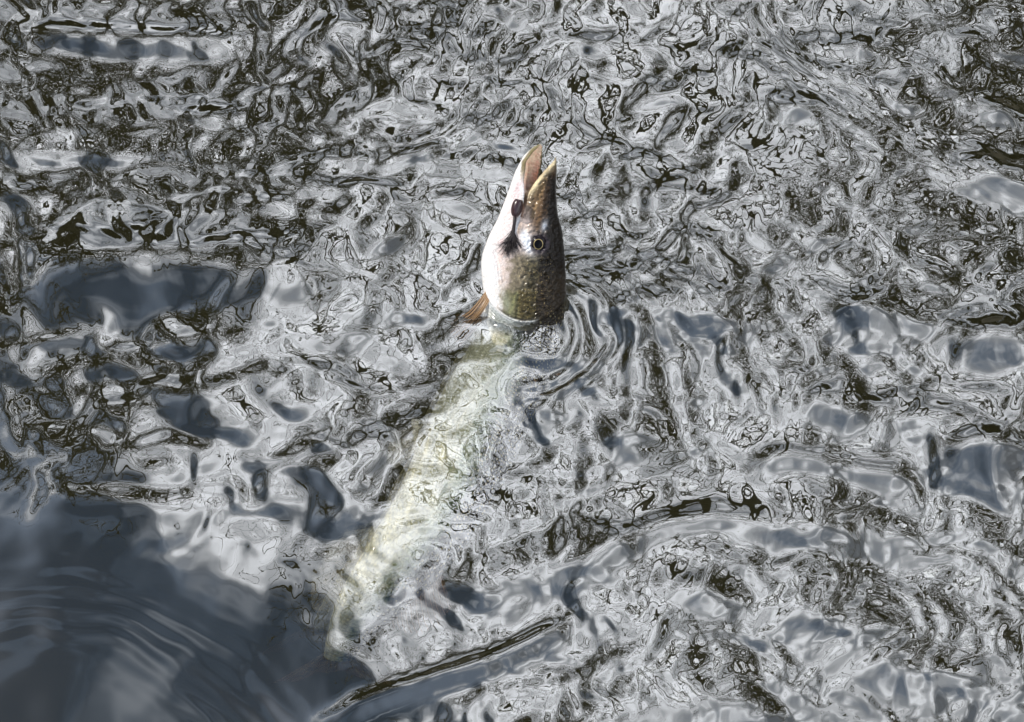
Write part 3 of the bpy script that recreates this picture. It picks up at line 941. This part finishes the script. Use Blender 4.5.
# fins: thin webs carried by rays
def fin(name, root_pts, tip_pts, col_a, col_b, rays, sub=7, label=None, alpha=.5, ripple=.0015):
    """root_pts / tip_pts: straight-space points (s, y, z) of the two edges of the fan"""
    mat = bpy.data.materials.new(name + '_web'); mat.use_nodes = True
    gg = NT(mat.node_tree); bb = mat.node_tree.nodes['Principled BSDF']
    uv = gg.n('ShaderNodeAttribute', _attribute_name='fan').outputs['Vector']
    sx = gg.n('ShaderNodeSeparateXYZ', Vector=uv)
    nn = gg.noise(gg.n('ShaderNodeMapping', i0=uv, Scale=(30, 4, 1)).outputs[0], 1.0, 3)
    spn = gg.step(gg.noise(gg.n('ShaderNodeMapping', i0=uv, Scale=(7, 9, 1)).outputs[0], 1.0, 2), .50, .60)
    cc = gg.mix(gg.step(nn, .35, .65), (*col_a, 1), (*col_b, 1))
    cc = gg.mix(gg.m('MULTIPLY', spn, .55), cc, (.06, .045, .025, 1))
    gg.t.links.new(cc, bb.inputs['Base Color']); bb.inputs['Roughness'].default_value = .35
    bb.inputs['Alpha'].default_value = alpha
    rm = material(name + '_ray', col_a if alpha > .45 else tuple(c * .35 for c in col_a), .4)
    n = 26
    rp = np.array(root_pts, float); tp = np.array(tip_pts, float)
    u = np.linspace(0, 1, n)
    def along_(P_, t_):
        q = np.linspace(0, 1, len(P_))
        return np.stack([np.interp(t_, q, P_[:, i]) for i in range(3)], -1)
    A_, B_ = along_(rp, u), along_(tp, u)
    V, UV = [], []
    for sgn in (1, -1):
        for j in range(sub + 1):
            t_ = j / sub
            row = A_ * (1 - t_) + B_ * t_
            row[:, 1] += ripple * np.sin(u * 6.28 * 4 + .6) * t_ + sgn * .00035 * (1.2 - t_)
            V.append(row); UV.append(np.stack([u, np.full(n, t_), 0 * u], -1))
    V = np.concatenate(V); UV = np.concatenate(UV)
    Fc = []
    for h in range(2):
        o_ = h * (sub + 1) * n
        for j in range(sub):
            for i in range(n - 1):
                q = (o_ + j * n + i, o_ + j * n + i + 1, o_ + (j + 1) * n + i + 1, o_ + (j + 1) * n + i)
                Fc.append(q if h else q[::-1])
    o = mesh_obj(name, bend(V) - ORIG, Fc, mat, pike)
    set_attr(o, 'fan', 'FLOAT_VECTOR', UV)
    if label: o['label'] = label
    for k in range(rays):
        uu = (k + .5) / rays
        a = along_(rp, np.array([uu]))[0]; b_ = along_(tp, np.array([uu]))[0]
        q = np.linspace(0, 1, 7)[:, None]
        line = a + (b_ - a) * q
        line[:, 1] += ripple * np.sin(uu * 6.28 * 4 + .6) * q[:, 0]
        W = bend(line) - ORIG
        VV, F2 = [], []
        for i, p in enumerate(W):
            d = W[min(i + 1, 6)] - W[max(i - 1, 0)]; d /= np.linalg.norm(d)
            x_ = np.cross(d, to_cam); x_ /= np.linalg.norm(x_) + 1e-9; y2 = np.cross(d, x_)
            rr_ = (.0008 if alpha > .45 else .00035) * (1 - .7 * i / 6)
            for c4 in range(5):
                an = 6.2832 * c4 / 5
                VV.append(p + (x_ * math.cos(an) + y2 * math.sin(an)) * rr_)
        for i in range(6):
            for c4 in range(5):
                F2.append((i * 5 + c4, i * 5 + (c4 + 1) % 5, (i + 1) * 5 + (c4 + 1) % 5, (i + 1) * 5 + c4))
        mesh_obj('fin_ray', VV, F2, rm, o)
    o.cycles.is_caustics_receiver = True
    return o


amber, dark_am = (.34, .20, .09), (.13, .075, .035)
pale_f = (.62, .58, .42)
fin('pectoral_fin', [(.150, .014, -.046), (.158, .016, -.040)], [(.187, .020, -.067), (.192, .022, -.058), (.190, .024, -.052)], amber, dark_am, 6, label='amber pectoral fin folded back at the water line')
fin('pectoral_fin', [(.158, -.016, -.044), (.166, -.020, -.036)], [(.205, -.030, -.075), (.215, -.034, -.058)], amber, dark_am, 5)
fin('pelvic_fin', [(.345, .012, -.046), (.365, .014, -.045)], [(.372, .026, -.072), (.392, .028, -.064), (.400, .022, -.054)], pale_f, pale_f, 4, alpha=.3)
fin('pelvic_fin', [(.345, -.012, -.046), (.365, -.014, -.045)], [(.372, -.026, -.072), (.392, -.028, -.064), (.400, -.022, -.054)], pale_f, pale_f, 4, alpha=.3)
fin('dorsal_fin', [(.470, 0, .034), (.500, 0, .029), (.540, 0, .021)], [(.490, 0, .070), (.530, 0, .072), (.565, 0, .058), (.566, 0, .034)], (.40, .26, .16), (.25, .14, .08), 12, label='spotted brown dorsal fin set far back near the tail')
fin('anal_fin', [(.480, 0, -.034), (.505, 0, -.028), (.545, 0, -.020)], [(.505, 0, -.064), (.540, 0, -.066), (.570, 0, -.046), (.568, 0, -.030)], pale_f, (.45, .36, .2), 7, alpha=.35)
fin('tail_fin', [(.630, 0, .015), (.636, 0, 0), (.630, 0, -.015)], [(.705, 0, .062), (.700, 0, .040), (.682, 0, .018), (.672, 0, 0), (.682, 0, -.018), (.700, 0, -.040), (.705, 0, -.062)], (.45, .36, .20), amber, 16, alpha=.4)

# ------------------------------------------------------------------ the lure at the corner of the mouth
lure_m = material('lure_head', (.028, .009, .011), .3, Coat__Weight=.6)
hair_m = material('lure_hair', (.012, .006, .008), .55)
hook_m = material('hook_steel', (.10, .09, .09), .3, Metallic=1.0)
s0, z0 = side_point(519.5, 204)
LO = bend([(s0, .020, z0)])[0]
lure = bpy.data.objects.new('fishing_lure', None); C.objects.link(lure); lure.location = LO
tag(lure, 'dark maroon fishing lure with black hackle hanging at the corner of the open mouth', 'lure')


def LP(px_, py_, y):
    s, z = side_point(px_, py_)
    return bend([(s, y, z)])[0] - LO


def tube_obj(name, pts, rads, mat, parent, sides=10):
    V, Fc = [], []
    pts = [np.array(p) for p in pts]
    for i, p in enumerate(pts):
        d = pts[min(i + 1, len(pts) - 1)] - pts[max(i - 1, 0)]; d /= np.linalg.norm(d)
        x_ = np.cross(d, to_cam + .01); x_ /= np.linalg.norm(x_); y2 = np.cross(d, x_)
        for k in range(sides):
            an = 6.2832 * k / sides
            V.append(p + (x_ * math.cos(an) + y2 * math.sin(an)) * rads[i])
    n = len(pts)
    for i in range(n - 1):
        for k in range(sides):
            Fc.append((i * sides + k, i * sides + (k + 1) % sides, (i + 1) * sides + (k + 1) % sides, (i + 1) * sides + k))
    V += [pts[0], pts[-1]]
    for k in range(sides):
        Fc.append((n * sides, (k + 1) % sides, k)); Fc.append((n * sides + 1, (n - 1) * sides + k, (n - 1) * sides + (k + 1) % sides))
    return mesh_obj(name, V, Fc, mat, parent)


yl = .0215
n = 12
hp = [LP(521.5 - 4.5 * (i / (n - 1)), 197 + 18 * i / (n - 1), yl + .002) for i in range(n)]
tube_obj('lure_head', hp, [.0005 + .0054 * math.sqrt(max(0, 1 - ((i / (n - 1) - .45) / .56) ** 2)) for i in range(n)], lure_m, lure, 18)
tube_obj('lure_shank', [LP(517.5, 213, yl + .002), LP(516.5, 222, yl + .001), LP(515.5, 232, yl + .0015), LP(515, 240, yl + .003)], [.0020, .0016, .0017, .0024], hair_m, lure, 10)
rl = random.Random(4)
# hackle: many tapered strands, one mesh (nobody could count them)
V, Fc = [], []
for q in range(280):
    f = q / 279
    a0 = rl.gauss(0, 1)
    ex = 514.5 + a0 * 7.5 - 2.0; ey = 251 + rl.uniform(-7, 6) - abs(a0) * 2.2
    out_ = yl + .003 + rl.uniform(-.001, .006)
    p0 = LP(515.8 + rl.uniform(-1, 1), rl.uniform(222, 240), yl + .002)
    p2 = LP(ex, ey, out_)
    p1 = (p0 + LP(515.3 + a0 * 1.2, 240, yl + .004)) / 2 + rl.uniform(-.0005, .0005)
    prev = len(V)
    for i in range(6):
        t_ = i / 5
        p = (1 - t_) ** 2 * p0 + 2 * t_ * (1 - t_) * p1 + t_ * t_ * p2
        r_ = .00050 * (1 - .8 * t_)
        for k in range(3):
            an = 6.2832 * k / 3
            V.append(p + (rt * math.cos(an) + to_cam * math.sin(an)) * r_)
        if i:
            for k in range(3):
                a_ = prev + (i - 1) * 3 + k; b_ = prev + (i - 1) * 3 + (k + 1) % 3
                Fc.append((a_, b_, b_ + 3, a_ + 3))
hk = mesh_obj('hackle', V, Fc, hair_m, lure); hk['kind'] = 'stuff'
tube_obj('hook', [LP(515, 238, yl + .003), LP(512.5, 246, yl + .003), LP(508, 248, yl + .002), LP(506, 243, yl), LP(507, 238, yl - .004)], [.0006, .0006, .0006, .0005, .0002], hook_m, lure, 8)
